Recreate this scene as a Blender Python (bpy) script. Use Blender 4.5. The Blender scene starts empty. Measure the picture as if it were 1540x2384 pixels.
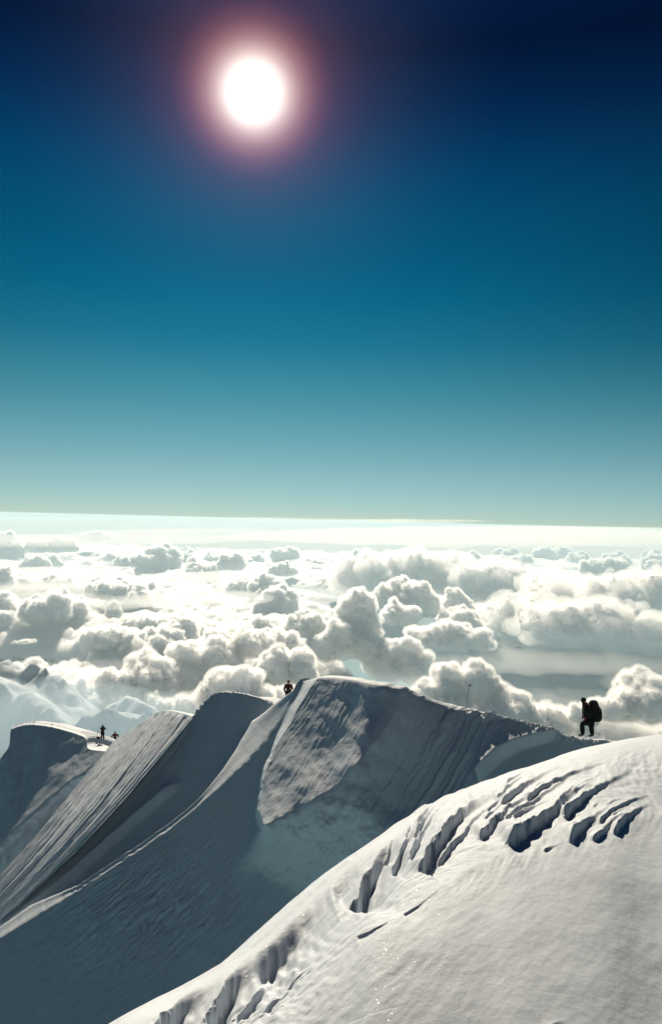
import bpy, bmesh, math, random
import numpy as np
from mathutils import Vector, Matrix, Euler

S = bpy.context.scene
# ------------------------------------------------------------------ camera
W, H, F = 1540.0, 2384.0, 1854.0          # measuring frame of the photograph, focal length in its pixels
HORIZON = 1211.0
ROLL = math.radians(1.45)
cam_d = bpy.data.cameras.new('camera')
cam_d.sensor_fit = 'VERTICAL'
cam_d.sensor_height = 36.0
cam_d.sensor_width = 36.0
cam_d.lens = 28.0
cam_d.clip_start = 0.1
cam_d.clip_end = 600000.0
cam = bpy.data.objects.new('camera', cam_d)
S.collection.objects.link(cam)
pitch = math.atan((HORIZON - H / 2) / F)
cam.matrix_world = Matrix.Rotation(math.radians(90) + pitch, 4, 'X') @ Matrix.Rotation(ROLL, 4, 'Z')
S.camera = cam
CM = np.array(cam.matrix_world.to_3x3())


def ray(u, v):
    """direction (depth 1) through a point of the photograph"""
    u = np.asarray(u, float); v = np.asarray(v, float)
    c = np.stack([(u - W / 2) / F, -(v - H / 2) / F, -np.ones_like(u + v)], -1)
    return c @ CM.T


def at(u, v, d):
    return ray(u, v) * np.asarray(d, float)[..., None]


def project(p):
    c = np.asarray(p, float) @ CM
    d = -c[..., 2]
    return W / 2 + F * c[..., 0] / d, H / 2 - F * c[..., 1] / d, d


# ------------------------------------------------------------------ sun, sky, exposure
SUN = ray(590, 215); SUN = SUN / np.linalg.norm(SUN)
sun_d = bpy.data.lights.new('sun', 'SUN')
sun_d.energy = 5.0
sun_d.color = (1.0, 0.875, 0.69)
sun_d.angle = math.radians(0.55)
sun = bpy.data.objects.new('sun', sun_d)
sun.rotation_mode = 'QUATERNION'
sun.rotation_quaternion = Vector(SUN).to_track_quat('Z', 'Y')
sun.location = (0, 0, 60)
S.collection.objects.link(sun)
SUN_EL = math.asin(SUN[2])
SUN_ROT = math.atan2(SUN[0], SUN[1])

world = bpy.data.worlds.new('World')
S.world = world
world.use_nodes = True
nt = world.node_tree
nt.nodes.clear()


def N(tree, kind, **kw):
    n = tree.nodes.new(kind)
    for k, v in kw.items():
        if k.startswith('i_'):
            key = k[2:]
            n.inputs[int(key) if key.isdigit() else key.replace('_', ' ')].default_value = v
        else:
            setattr(n, k, v)
    return n


def ramp(tree, stops, interp='LINEAR'):
    n = tree.nodes.new('ShaderNodeValToRGB')
    n.color_ramp.interpolation = interp
    el = n.color_ramp.elements
    while len(el) < len(stops):
        el.new(0.5)
    for e, (p, c) in zip(el, stops):
        e.position = p
        e.color = tuple(c) + (1.0,) if len(c) == 3 else c
    return n


sky = N(nt, 'ShaderNodeTexSky', sky_type='NISHITA', sun_disc=False, sun_elevation=SUN_EL, sun_rotation=SUN_ROT,
        altitude=5200.0, air_density=1.0, dust_density=0.6, ozone_density=2.0)
tc = N(nt, 'ShaderNodeTexCoord')
sep = N(nt, 'ShaderNodeSeparateXYZ')
nt.links.new(tc.outputs['Generated'], sep.inputs[0])
# film and polariser: sky deepens upward in view; above that, blue is added to fill shade
SKY_STOPS = [(0.0, (0.477, 0.526, 0.49)), (0.06, (0.47, 0.586, 0.45)), (0.113, (0.346, 0.599, 0.442)), (0.165, (0.179, 0.57, 0.433)),
             (0.216, (0.059, 0.49, 0.422)), (0.266, (0.016, 0.43, 0.41)), (0.313, (0.006, 0.37, 0.383)), (0.358, (0.004, 0.32, 0.36)),
             (0.401, (0.004, 0.235, 0.315)), (0.46, (0.003, 0.105, 0.20)), (0.514, (0.002, 0.04, 0.105)), (0.60, (0.005, 0.085, 0.22)),
             (1.0, (0.010, 0.14, 0.36))]


def _fall(z):
    t = min(1, max(0, (math.degrees(abs(SUN_EL - math.asin(z))) - 8) / 36)); f = 1 - .5 * t * t * (3 - 2 * t)
    k = min(1, max(0, z / .28)); k = k * k * (3 - 2 * k)
    return .93 * (1 - k) + f * k


tint = ramp(nt, [(p, tuple(min(1, c / _fall(p)) for c in q)) for p, q in SKY_STOPS])
nt.links.new(sep.outputs['Z'], tint.inputs[0])
mul = N(nt, 'ShaderNodeMix', data_type='RGBA', blend_type='MULTIPLY', clamp_result=False)
mul.inputs['Factor'].default_value = 1.0
nt.links.new(sky.outputs[0], mul.inputs['A'])
nt.links.new(tint.outputs[0], mul.inputs['B'])
bg = N(nt, 'ShaderNodeBackground')
bg.inputs['Strength'].default_value = 0.0717
# sun disc and its aureole, round the true direction of the sun
dot = N(nt, 'ShaderNodeVectorMath', operation='DOT_PRODUCT')
dot.inputs[1].default_value = tuple(SUN)
nt.links.new(tc.outputs['Generated'], dot.inputs[0])
acos = N(nt, 'ShaderNodeMath', operation='ARCCOSINE')
nt.links.new(dot.outputs['Value'], acos.inputs[0])
deg = N(nt, 'ShaderNodeMath', operation='MULTIPLY'); deg.inputs[1].default_value = 180 / math.pi / 16.0
nt.links.new(acos.outputs[0], deg.inputs[0])
glow = ramp(nt, [(0.0, (1, 1, 1)), (.8 / 16, (1, 1, .96)), (1.25 / 16, (.78, .73, .66)), (1.8 / 16, (.50, .41, .37)), (2.4 / 16, (.30, .20, .185)), (3.1 / 16, (.165, .080, .080)),
                 (4.0 / 16, (.070, .028, .032)), (5.2 / 16, (.024, .013, .017)), (7.5 / 16, (.008, .008, .010)), (11.0 / 16, (.002, .003, .0045)), (1.0, (0, 0, 0))], 'B_SPLINE')
nt.links.new(deg.outputs[0], glow.inputs[0])
# the sky is brightest round the sun and darkens away from it
fal = N(nt, 'ShaderNodeMapRange', interpolation_type='SMOOTHSTEP')
fal.inputs['From Min'].default_value = 8.0 / 16
fal.inputs['From Max'].default_value = 44.0 / 16
fal.inputs['To Min'].default_value = 1.0
fal.inputs['To Max'].default_value = 0.50
nt.links.new(deg.outputs[0], fal.inputs['Value'])
mul2 = N(nt, 'ShaderNodeMix', data_type='RGBA', blend_type='MULTIPLY', clamp_result=False)
mul2.inputs['Factor'].default_value = 1.0
low = N(nt, 'ShaderNodeMapRange', interpolation_type='SMOOTHSTEP')          # near the horizon the haze evens it out
low.inputs['From Min'].default_value = 0.0
low.inputs['From Max'].default_value = 0.28
nt.links.new(sep.outputs['Z'], low.inputs['Value'])
fmx = N(nt, 'ShaderNodeMix', data_type='FLOAT')
fmx.inputs['A'].default_value = 0.93
nt.links.new(low.outputs[0], fmx.inputs['Factor'])
nt.links.new(fal.outputs[0], fmx.inputs['B'])
nt.links.new(mul.outputs['Result'], mul2.inputs['A'])
nt.links.new(fmx.outputs['Result'], mul2.inputs['B'])
nt.links.new(mul2.outputs['Result'], bg.inputs['Color'])
bg2 = N(nt, 'ShaderNodeBackground'); bg2.inputs['Strength'].default_value = 1.65
nt.links.new(glow.outputs[0], bg2.inputs['Color'])
add = N(nt, 'ShaderNodeAddShader')
nt.links.new(bg.outputs[0], add.inputs[0]); nt.links.new(bg2.outputs[0], add.inputs[1])
wo = N(nt, 'ShaderNodeOutputWorld')
nt.links.new(add.outputs[0], wo.inputs['Surface'])

vs = S.view_settings
S.display_settings.display_device = 'sRGB'
vs.view_transform = 'Standard'
vs.look = 'None'
vs.exposure = 0.48
vs.gamma = 1.0
vs.use_curve_mapping = False
cy = S.cycles
cy.max_bounces = 10
cy.diffuse_bounces = 4
cy.glossy_bounces = 2
cy.volume_bounces = 3
cy.transparent_max_bounces = 24
cy.transmission_bounces = 4
cy.use_denoising = True
cy.sample_clamp_indirect = 6.0

# ------------------------------------------------------------------ helpers


def tag(o, label=None, cat=None, group=None, kind=None):
    if label: o['label'] = label
    if cat: o['category'] = cat
    if group: o['group'] = group
    if kind: o['kind'] = kind
    return o


def link(o, parent=None):
    S.collection.objects.link(o)
    if parent is not None:
        o.parent = parent
    return o


def mesh_np(name, verts, quads, mat=None, smooth=True):
    verts = np.ascontiguousarray(verts, np.float32); quads = np.ascontiguousarray(quads, np.int32)
    k = quads.shape[1]
    me = bpy.data.meshes.new(name)
    me.vertices.add(len(verts)); me.vertices.foreach_set('co', verts.ravel())
    me.loops.add(quads.size); me.loops.foreach_set('vertex_index', quads.ravel())
    me.polygons.add(len(quads)); me.polygons.foreach_set('loop_start', np.arange(0, quads.size, k, dtype=np.int32))
    me.polygons.foreach_set('loop_total', np.full(len(quads), k, np.int32))
    me.polygons.foreach_set('use_smooth', np.full(len(quads), smooth))
    me.update(calc_edges=True)
    if mat: me.materials.append(mat)
    return me


def sheet_mesh(name, P, mat):
    r, c = P.shape[:2]
    i = np.arange(r * c).reshape(r, c)
    q = np.stack([i[:-1, :-1], i[1:, :-1], i[1:, 1:], i[:-1, 1:]], -1).reshape(-1, 4)
    return mesh_np(name, P.reshape(-1, 3), q, mat)


def _hash(ix, iy, iz, seed):
    h = (ix.astype(np.uint32) * np.uint32(374761393) + iy.astype(np.uint32) * np.uint32(668265263)
         + iz.astype(np.uint32) * np.uint32(2147483647 - 61) + np.uint32((seed * 974634777 + 1013) & 0xffffffff))
    h = (h ^ (h >> np.uint32(13))) * np.uint32(1274126177)
    h = (h ^ (h >> np.uint32(15))) * np.uint32(2246822519)
    return h ^ (h >> np.uint32(16))


def noise(x, y, z=0.0, seed=0):
    """gradient noise, about -1..1"""
    x, y, z = np.broadcast_arrays(np.asarray(x, np.float32), np.asarray(y, np.float32), np.asarray(z, np.float32))
    fx, fy, fz = np.floor(x), np.floor(y), np.floor(z)
    ix, iy, iz = fx.astype(np.int64), fy.astype(np.int64), fz.astype(np.int64)
    dx, dy, dz = x - fx, y - fy, z - fz
    w = [t * t * t * (t * (t * 6 - 15) + 10) for t in (dx, dy, dz)]
    out = 0
    flat = not np.any(z)
    for k in ((0,) if flat else (0, 1)):
        for j in (0, 1):
            for i in (0, 1):
                h = _hash(ix + i, iy + j, iz + k, seed)
                gx = (h & np.uint32(1023)).astype(np.float32) / 511.5 - 1
                gy = ((h >> np.uint32(10)) & np.uint32(1023)).astype(np.float32) / 511.5 - 1
                gz = ((h >> np.uint32(20)) & np.uint32(1023)).astype(np.float32) / 511.5 - 1
                g = gx * (dx - i) + gy * (dy - j) + gz * (dz - k)
                ww = (w[0] if i else 1 - w[0]) * (w[1] if j else 1 - w[1])
                if not flat: ww = ww * (w[2] if k else 1 - w[2])
                out = out + g * ww
    return out * 1.25


def fbm(x, y, z=0.0, octaves=4, seed=0, gain=0.5, lac=2.03, billow=False):
    a, s, t = 1.0, 0.0, 0.0
    for o in range(octaves):
        n = noise(x, y, z, seed + o * 17)
        if billow: n = 3.0 * np.abs(n) - 0.9
        s = s + a * n; t += a
        x, y, z = x * lac + 3.1, y * lac + 1.7, (z * lac if np.any(z) else z)
        a *= gain
    return s / t


def sm(a, b, x):
    t = np.clip((x - a) / (b - a), 0, 1)
    return t * t * (3 - 2 * t)


def spline(P, n, axis=0, knots=None):
    """Catmull-Rom through control points along an axis, n samples"""
    P = np.moveaxis(np.asarray(P, float), axis, 0)
    m = len(P)
    t = np.linspace(0, m - 1, n) if knots is None else np.asarray(knots, float)
    i = np.clip(t.astype(int), 0, m - 2)
    f = (t - i).reshape((-1,) + (1,) * (P.ndim - 1))
    p0 = np.where((i - 1 >= 0).reshape(f.shape), P[np.maximum(i - 1, 0)], 2 * P[0] - P[1])
    p3 = np.where((i + 2 < m).reshape(f.shape), P[np.minimum(i + 2, m - 1)], 2 * P[-1] - P[-2])
    p1, p2 = P[i], P[i + 1]
    r = 0.5 * (2 * p1 + (p2 - p0) * f + (2 * p0 - 5 * p1 + 4 * p2 - p3) * f ** 2 + (3 * p1 - p0 - 3 * p2 + p3) * f ** 3)
    return np.moveaxis(r, 0, axis)


def loft(C, nr, nc):
    return spline(spline(np.asarray(C, float), nr, 0), nc, 1)


def normals(P):
    a = np.gradient(P, axis=1); b = np.gradient(P, axis=0)
    n = np.cross(a, b)
    return n / (np.linalg.norm(n, axis=-1, keepdims=True) + 1e-12)


def poly_dist(u, v, line):
    """signed distance (positive right of the line's direction, in image axes), and the 0..1 place along it"""
    line = np.asarray(line, float)
    seg = np.linalg.norm(np.diff(line, axis=0), axis=1); cum = np.concatenate([[0], np.cumsum(seg)])
    best = np.full(u.shape, 1e9); sd = np.zeros(u.shape); tt = np.zeros(u.shape)
    for k in range(len(seg)):
        a, b = line[k], line[k + 1]
        e = (b - a) / seg[k]
        px, py = u - a[0], v - a[1]
        t = px * e[0] + py * e[1]
        tc_ = np.clip(t, 0, seg[k])
        qx, qy = px - tc_ * e[0], py - tc_ * e[1]
        dd = np.hypot(qx, qy)
        side = e[0] * py - e[1] * px
        m = dd < best
        best = np.where(m, dd, best); sd = np.where(m, np.sign(side) * dd, sd)
        tt = np.where(m, (cum[k] + tc_) / cum[-1], tt)
    return sd, tt


def inside(u, v, poly):
    poly = np.asarray(poly, float)
    r = np.zeros(u.shape, bool)
    x, y = poly[:, 0], poly[:, 1]
    j = len(poly) - 1
    for i in range(len(poly)):
        c = ((y[i] > v) != (y[j] > v)) & (u < (x[j] - x[i]) * (v - y[i]) / (y[j] - y[i] + 1e-9) + x[i])
        r ^= c
        j = i
    return r


# ------------------------------------------------------------------ materials
def new_mat(name):
    m = bpy.data.materials.new(name); m.use_nodes = True
    t = m.node_tree
    b = t.nodes['Principled BSDF']
    return m, t, b


def snow_material(name, base, rough=0.75, grain=40.0, bump=0.25, dist=0.01, coarse=3.0, ice=0.0):
    m, t, b = new_mat(name)
    geo = N(t, 'ShaderNodeNewGeometry')
    n1 = N(t, 'ShaderNodeTexNoise', i_Scale=grain, i_Detail=6.0, i_Roughness=0.65)
    n2 = N(t, 'ShaderNodeTexNoise', i_Scale=coarse, i_Detail=5.0, i_Roughness=0.6)
    t.links.new(geo.outputs['Position'], n1.inputs['Vector']); t.links.new(geo.outputs['Position'], n2.inputs['Vector'])
    cr = ramp(t, [(0.3, tuple(c * 0.93 for c in base)), (0.7, base)])
    t.links.new(n2.outputs['Fac'], cr.inputs[0])
    t.links.new(cr.outputs[0], b.inputs['Base Color'])
    b.inputs['Roughness'].default_value = rough
    b.inputs['Specular IOR Level'].default_value = 0.25
    bp = N(t, 'ShaderNodeBump', i_Strength=bump, i_Distance=dist)
    t.links.new(n1.outputs['Fac'], bp.inputs['Height'])
    bp2 = N(t, 'ShaderNodeBump', i_Strength=bump, i_Distance=dist * 6)
    t.links.new(n2.outputs['Fac'], bp2.inputs['Height'])
    t.links.new(bp.outputs[0], bp2.inputs['Normal'])
    t.links.new(bp2.outputs[0], b.inputs['Normal'])
    if ice:
        # scattered crystal faces that catch the sun
        vo = N(t, 'ShaderNodeTexVoronoi', i_Scale=ice)
        t.links.new(geo.outputs['Position'], vo.inputs['Vector'])
        sx = N(t, 'ShaderNodeSeparateColor'); t.links.new(vo.outputs['Color'], sx.inputs[0])
        g1 = N(t, 'ShaderNodeMath', operation='GREATER_THAN'); g1.inputs[1].default_value = .975
        t.links.new(sx.outputs[0], g1.inputs[0])
        g2 = N(t, 'ShaderNodeMath', operation='LESS_THAN'); g2.inputs[1].default_value = .24
        t.links.new(vo.outputs['Distance'], g2.inputs[0])
        g3 = N(t, 'ShaderNodeMath', operation='MULTIPLY'); t.links.new(g1.outputs[0], g3.inputs[0]); t.links.new(g2.outputs[0], g3.inputs[1])
        sub = N(t, 'ShaderNodeVectorMath', operation='SUBTRACT'); sub.inputs[1].default_value = (.97, .5, .5)
        t.links.new(vo.outputs['Color'], sub.inputs[0])
        ad = N(t, 'ShaderNodeVectorMath', operation='ADD')
        sc = N(t, 'ShaderNodeVectorMath', operation='SCALE'); sc.inputs['Scale'].default_value = .8
        t.links.new(sub.outputs[0], sc.inputs[0]); t.links.new(geo.outputs['Normal'], ad.inputs[0]); t.links.new(sc.outputs[0], ad.inputs[1])
        nn = N(t, 'ShaderNodeVectorMath', operation='NORMALIZE'); t.links.new(ad.outputs[0], nn.inputs[0])
        gl = N(t, 'ShaderNodeBsdfGlossy'); gl.inputs['Roughness'].default_value = .30
        gl.inputs['Color'].default_value = (.9, .9, .9, 1)
        t.links.new(nn.outputs[0], gl.inputs['Normal'])
        mx = N(t, 'ShaderNodeMixShader'); t.links.new(g3.outputs[0], mx.inputs[0])
        t.links.new(b.outputs[0], mx.inputs[1]); t.links.new(gl.outputs[0], mx.inputs[2])
        t.links.new(mx.outputs[0], t.nodes['Material Output'].inputs['Surface'])
    return m


SNOW = (0.525, 0.582, 0.648)
M_near = snow_material('wind_packed_snow', SNOW, grain=50, bump=0.35, dist=0.005, coarse=5, ice=130.0)
M_mid = snow_material('ridge_snow', SNOW, grain=9, bump=0.3, dist=0.03, coarse=0.9)

# ------------------------------------------------------------------ near slope (bottom right)
def near_slope():
    crest = [(60, 2540, 7.0), (280, 2386, 7.6), (430, 2302, 8.6), (600, 2200, 9.6), (700, 2112, 10.4), (790, 2030, 11.2), (870, 1962, 12.0),
             (1000, 1881, 13.6), (1120, 1828, 15.2), (1240, 1780, 17.0), (1400, 1730, 19.5), (1540, 1707, 22.0), (1800, 1688, 25.0), (2300, 1690, 27.0), (3200, 1730, 27.0)]
    foot = [(120, 2760, 6.0), (330, 2660, 6.3), (470, 2600, 6.5), (620, 2560, 6.6), (740, 2540, 6.5), (830, 2530, 6.4), (900, 2520, 6.3),
            (1040, 2510, 6.3), (1140, 2505, 6.3), (1240, 2500, 6.3), (1400, 2500, 6.4), (1560, 2500, 6.6), (1850, 2500, 6.8), (2400, 2500, 7.2), (3400, 2540, 7.6)]
    nr, nc = 540, 760
    Cr = spline(crest, nc); Ft = spline(foot, nc)
    zc = at(Cr[:, 0], Cr[:, 1], Cr[:, 2])[:, 2]; zb = at(Ft[:, 0], Ft[:, 1], Ft[:, 2])[:, 2]
    dc, db = Cr[:, 2], Ft[:, 2]
    k = (zb - db * zc / dc) / (db - dc) ** 2
    f = np.linspace(0, 1.10, nr)[:, None]
    g = f ** 1.35                                              # denser rows near the crest
    d = np.exp(np.log(dc) * (1 - g) + np.log(db) * g)
    z = d * zc / dc + k * (d - dc) ** 2
    u = Cr[:, 0] + (Ft[:, 0] - Cr[:, 0]) * g
    x = ray(u, np.full_like(u, 1900.0))[..., 0] * d
    y = d * (1 + 0 * u)
    P = np.stack([x, y, z], -1)
    U, V, D = project(P)
    # the bank under the crest leans back towards the camera, then rises again
    r0 = (D - db) / (dc - db)
    P[..., 2] += -0.22 * np.exp(-((U - 740) / 330) ** 2) * np.exp(-((r0 - 0.58) / 0.22) ** 2)
    # wind-cut tongues: raised behind each lip, dropping sharply in front of it
    Z = lambda x_, y_: (770 + x_ * .5, 1571.4 + y_ * .5)
    Q = lambda x_, y_: (550 + x_ * .5, 1921 + y_ * .5)
    R = lambda x_, y_: (x_ * .5, 1921 + y_ * .5)
    L = [([Z(760, 555), Z(640, 610), Z(520, 720), Z(415, 850)], 46), ([Z(900, 590), Z(780, 668), Z(690, 735)], 27),
         ([Z(1120, 565), Z(1010, 655), Z(900, 730), Z(825, 775)], 44), ([Z(1300, 490), Z(1190, 565), Z(1082, 660)], 25),
         ([Z(1235, 655), Z(1170, 700), Z(1112, 765)], 32), ([Z(1320, 680), Z(1270, 715), Z(1222, 768)], 18),
         ([Z(1430, 625), Z(1380, 665), Z(1316, 722)], 23), ([Z(1410, 580), Z(1320, 630), Z(1248, 685)], 14),
         ([Z(980, 470), Z(890, 530), Z(795, 612)], 21), ([Z(1160, 445), Z(1010, 520), Z(908, 600)], 15),
         ([Z(700, 630), Z(600, 720), Z(500, 805)], 20), ([Z(540, 590), Z(445, 670), Z(365, 800)], 18),
         ([Z(380, 715), Z(330, 770), Z(285, 835)], 16), ([Z(300, 730), Z(200, 830), Z(110, 950)], 42),
         ([Z(225, 750), Z(110, 845), Z(-10, 930)], 20), ([Z(1080, 780), Z(990, 815)], 8), ([Z(960, 610), Z(890, 650)], 8),
         ([Z(860, 500), Z(800, 560), Z(770, 590)], 12), ([Z(1150, 700), Z(1120, 730)], 7), ([Z(1250, 590), Z(1220, 615)], 6),
         ([Q(400, 220), Q(300, 330), Q(180, 420), Q(70, 475)], 46), ([Q(480, 60), Q(350, 150), Q(200, 290)], 16),
         ([R(1240, 470), R(1110, 620), R(960, 800)], 42), ([R(1290, 540), R(1190, 670), R(1100, 745)], 24),
         ([R(1000, 640), R(850, 780), R(690, 940)], 46), ([R(1390, 400), R(1230, 480), R(1160, 560)], 14),
         ([Q(285, 645), Q(200, 700), Q(124, 768)], 12), ([Q(950, 280), Q(850, 345), Q(780, 375)], 7), ([Q(760, 390), Q(660, 450), Q(560, 480)], 7),
         ([Q(1540, 905), Q(1480, 925), Q(1440, 950)], 8), ([R(1130, 830), R(1060, 880), R(1000, 940)], 10), ([Q(330, 560), Q(240, 640)], 6)]
    rt = random.Random(21)
    for line, w in list(L):                                   # smaller layers behind the big tongues
        if w < 14 or np.mean(np.asarray(line)[:, 0]) < 930: continue
        ln = np.asarray(line, float); e = ln[-1] - ln[0]; e /= np.linalg.norm(e); nv = np.array([e[1], -e[0]])
        if nv[0] > 0: nv = -nv
        for q in range(2 if w > 24 else 1):
            a0, a1 = sorted((rt.uniform(.0, .45), rt.uniform(.55, 1.0)))
            sub = spline(ln, 5, knots=np.linspace(a0, a1, 5) * (len(ln) - 1))
            L.append((list(map(tuple, sub + nv * w * rt.uniform(.7, 1.5) + e * rt.uniform(-.6, .3) * w)), w * rt.uniform(.22, .42)))
    wob = 8 * noise(U / 26, V / 26, 0, 5) + 5 * noise(U / 10, V / 10, 0, 6)
    dz = np.zeros_like(D)
    vc = np.interp(U, Cr[:, 0], Cr[:, 1])
    lft = np.exp(-np.maximum(V - vc, 0) / 130) * (1 - sm(880, 1120, U))   # near the left part of the crest the cuts are deeper
    for line, w in L:
        line = np.asarray(line, float)
        if w > 10 and np.mean(line[:, 0]) > 930:                # a long tail swept back along the wind
            t0 = line[0] - line[1]
            line = np.concatenate([[line[0] + t0 * .85 + np.array([.22, .06]) * abs(t0[0])], line])
        line = spline(line, 11)
        lo = np.min(line, 0) - 4 * w; hi = np.max(line, 0) + 4 * w
        rr = np.where(((U > lo[0]) & (U < hi[0]) & (V > lo[1]) & (V < hi[1])).any(1))[0]
        cc = np.where(((U > lo[0]) & (U < hi[0]) & (V > lo[1]) & (V < hi[1])).any(0))[0]
        if len(rr) == 0 or len(cc) == 0: continue
        s_ = np.s_[rr[0]:rr[-1] + 1, cc[0]:cc[-1] + 1]
        s, t = poly_dist(U[s_], V[s_], line)
        s = -s + wob[s_] * min(1, w / 30) * sm(.25, .8, t)
        e0, e1 = np.asarray(line[-2], float), np.asarray(line[-1], float)
        e = (e1 - e0) / np.linalg.norm(e1 - e0)
        past = (U[s_] - e1[0]) * e[0] + (V[s_] - e1[1]) * e[1]        # beyond the blunt end
        lm0 = float(np.mean(line[:, 0]) < 930)
        hgt = 0.0062 * w * D[s_] / 12.0 * (0.04 + 0.86 * np.clip(t / .85, 0, 1) ** 1.35) * sm(0.0, 0.12, t) * (1 - sm(-(.25 + .7 * lm0) * w, (.3 + .4 * lm0) * w, past + .6 * wob[s_])) * (1 + .35 * noise(U[s_] / 22, V[s_] / 22, 0, 8))
        lm = 1 - sm(880, 1100, U[s_])
        uh = .80 - .74 * lm
        hgt = hgt * (1 + 1.6 * lft[s_])
        up = uh * np.exp(np.minimum(s, 0) / (1.0 * w))
        dn = uh - sm(-.03 * w, .24 * w + 1.2, s)
        hol = (uh - 1) * np.exp(-np.maximum(s - .24 * w, 0) / ((1.3 + .9 * lm) * w))
        dz[s_] += hgt * np.where(s < 0, up, np.maximum(dn, hol))
    # fine wind combing between the tongues
    below = V - vc
    dz *= 1 - (1 - sm(880, 1100, U)) * (1 - sm(3, 24, below))
    band = sm(15, 60, below) * (1 - sm(110, 300, below))
    ang = np.radians(44 + 16 * sm(0, 200, below))
    qa, qb = U * np.sin(ang) + V * np.cos(ang), U * np.cos(ang) - V * np.sin(ang)
    dz += band * D / 12 * (.045 * fbm(qa / 34, qb / 190, 0, 3, 35) + .016 * fbm(qa / 11, qb / 80, 0, 2, 36))
    P[..., 2] += dz
    x, y = P[..., 0], P[..., 1]
    P[..., 2] += 0.05 * fbm(x * .5, y * .5, 0, 3, 31)
    # low wind ripples drawn out along the wind
    ca, sa = math.cos(math.radians(52)), math.sin(math.radians(52))
    a, b = x * ca + y * sa, -x * sa + y * ca
    rough = 0.35 + 0.65 * np.exp(-((U - 800 - (2100 - V) * .55) / 260) ** 2)
    P[..., 2] += rough * (0.022 * fbm(a * 1.1, b * 4.5, 0, 4, 41) + 0.007 * fbm(a * 5, b * 12, 0, 3, 43, gain=.5)) + .003 * rough * np.minimum(fbm(x * 9, y * 9, 0, 3, 44), .1)
    # behind the crest the slope drops away
    q = Cr[:, 0]
    right = sm(1050, 1450, q)[:, None]
    c0 = P[0]
    o1 = np.stack([-.22 * (1 - right), .35 + .3 * right, -.26 - .02 * right], -1)[:, 0]
    o2 = np.stack([-1.3 * (1 - right), 1.4 + 1.6 * right, -1.9 + .8 * right], -1)[:, 0]
    o3 = np.stack([-5 * (1 - right), 3.5 + 3 * right, -9 + 6 * right], -1)[:, 0]
    B = spline(np.stack([c0 + o3, c0 + o2, c0 + o1, c0]), 34)[:-1]
    P = np.concatenate([B, P])
    me = sheet_mesh('foreground_snow_slope', P, M_near)
    o = link(bpy.data.objects.new('foreground_snow_slope', me))
    return tag(o, 'smooth wind-carved snow slope filling the lower right corner', kind='structure')


# ------------------------------------------------------------------ the corniced ridge behind it
class Plane:
    def __init__(s, n, p0):
        s.n = np.asarray(n, float) / np.linalg.norm(n); s.k = float(s.n @ p0)

    def __call__(s, u, v):
        r = ray(u, v)
        return r * (s.k / (r @ s.n))[..., None]


FR = np.array([0, .035, .15, .30, .47, .67, .85, 1.0])


def fall(c, e, bend=1.2):
    return [(c[0] + (e[0] - c[0]) * f ** bend, c[1] + (e[1] - c[1]) * f) for f in FR]


def build_sheet(name, label, cols, plane, back, nr, nc, left=None, right=None, fn=None, mat=None, knots=None, delta=None):
    """cols: columns of 8 image points from the crest down; back: offsets behind the crest, nearest first"""
    A = np.array(cols, float)                                  # col,row,2
    A = np.swapaxes(A, 0, 1)
    G = loft(A, nr, nc)
    P = plane(G[..., 0], G[..., 1])
    n = plane.n
    if delta is not None:                                       # per control point offset along the plane's normal
        P = P + loft(np.asarray(delta, float).T[..., None], nr, nc) * n
    cs = np.linspace(0, len(cols) - 1, nc)
    rs = np.linspace(0, 7, nr)
    if fn is not None:
        P = fn(P, G[..., 0], G[..., 1], cs[None, :] + 0 * rs[:, None], rs[:, None] + 0 * cs[None, :], n)
    nb = 30
    st = [P[0]]
    for o in back:
        st.insert(0, P[0] + np.asarray(o, float))
    B = spline(np.stack(st), nb)[:-1]
    P = np.concatenate([B, P])
    for offs, side in ((left, 0), (right, -1)):
        if not offs: continue
        e = P[:, side]
        if callable(offs): offs = offs(np.concatenate([np.full(nb - 1, -1.0), rs]))
        seq = [e] + [e + np.asarray(o, float) for o in offs]
        X = spline(np.stack(seq, 1), 16, 1)
        P = np.concatenate([X[:, 1:][:, ::-1], P], 1) if side == 0 else np.concatenate([P, X[:, 1:]], 1)
    me = sheet_mesh(name, P, mat or M_mid)
    o = link(bpy.data.objects.new(name, me))
    return tag(o, label, kind='structure')


DARK_N = (-.475, -.60, .645)


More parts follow.
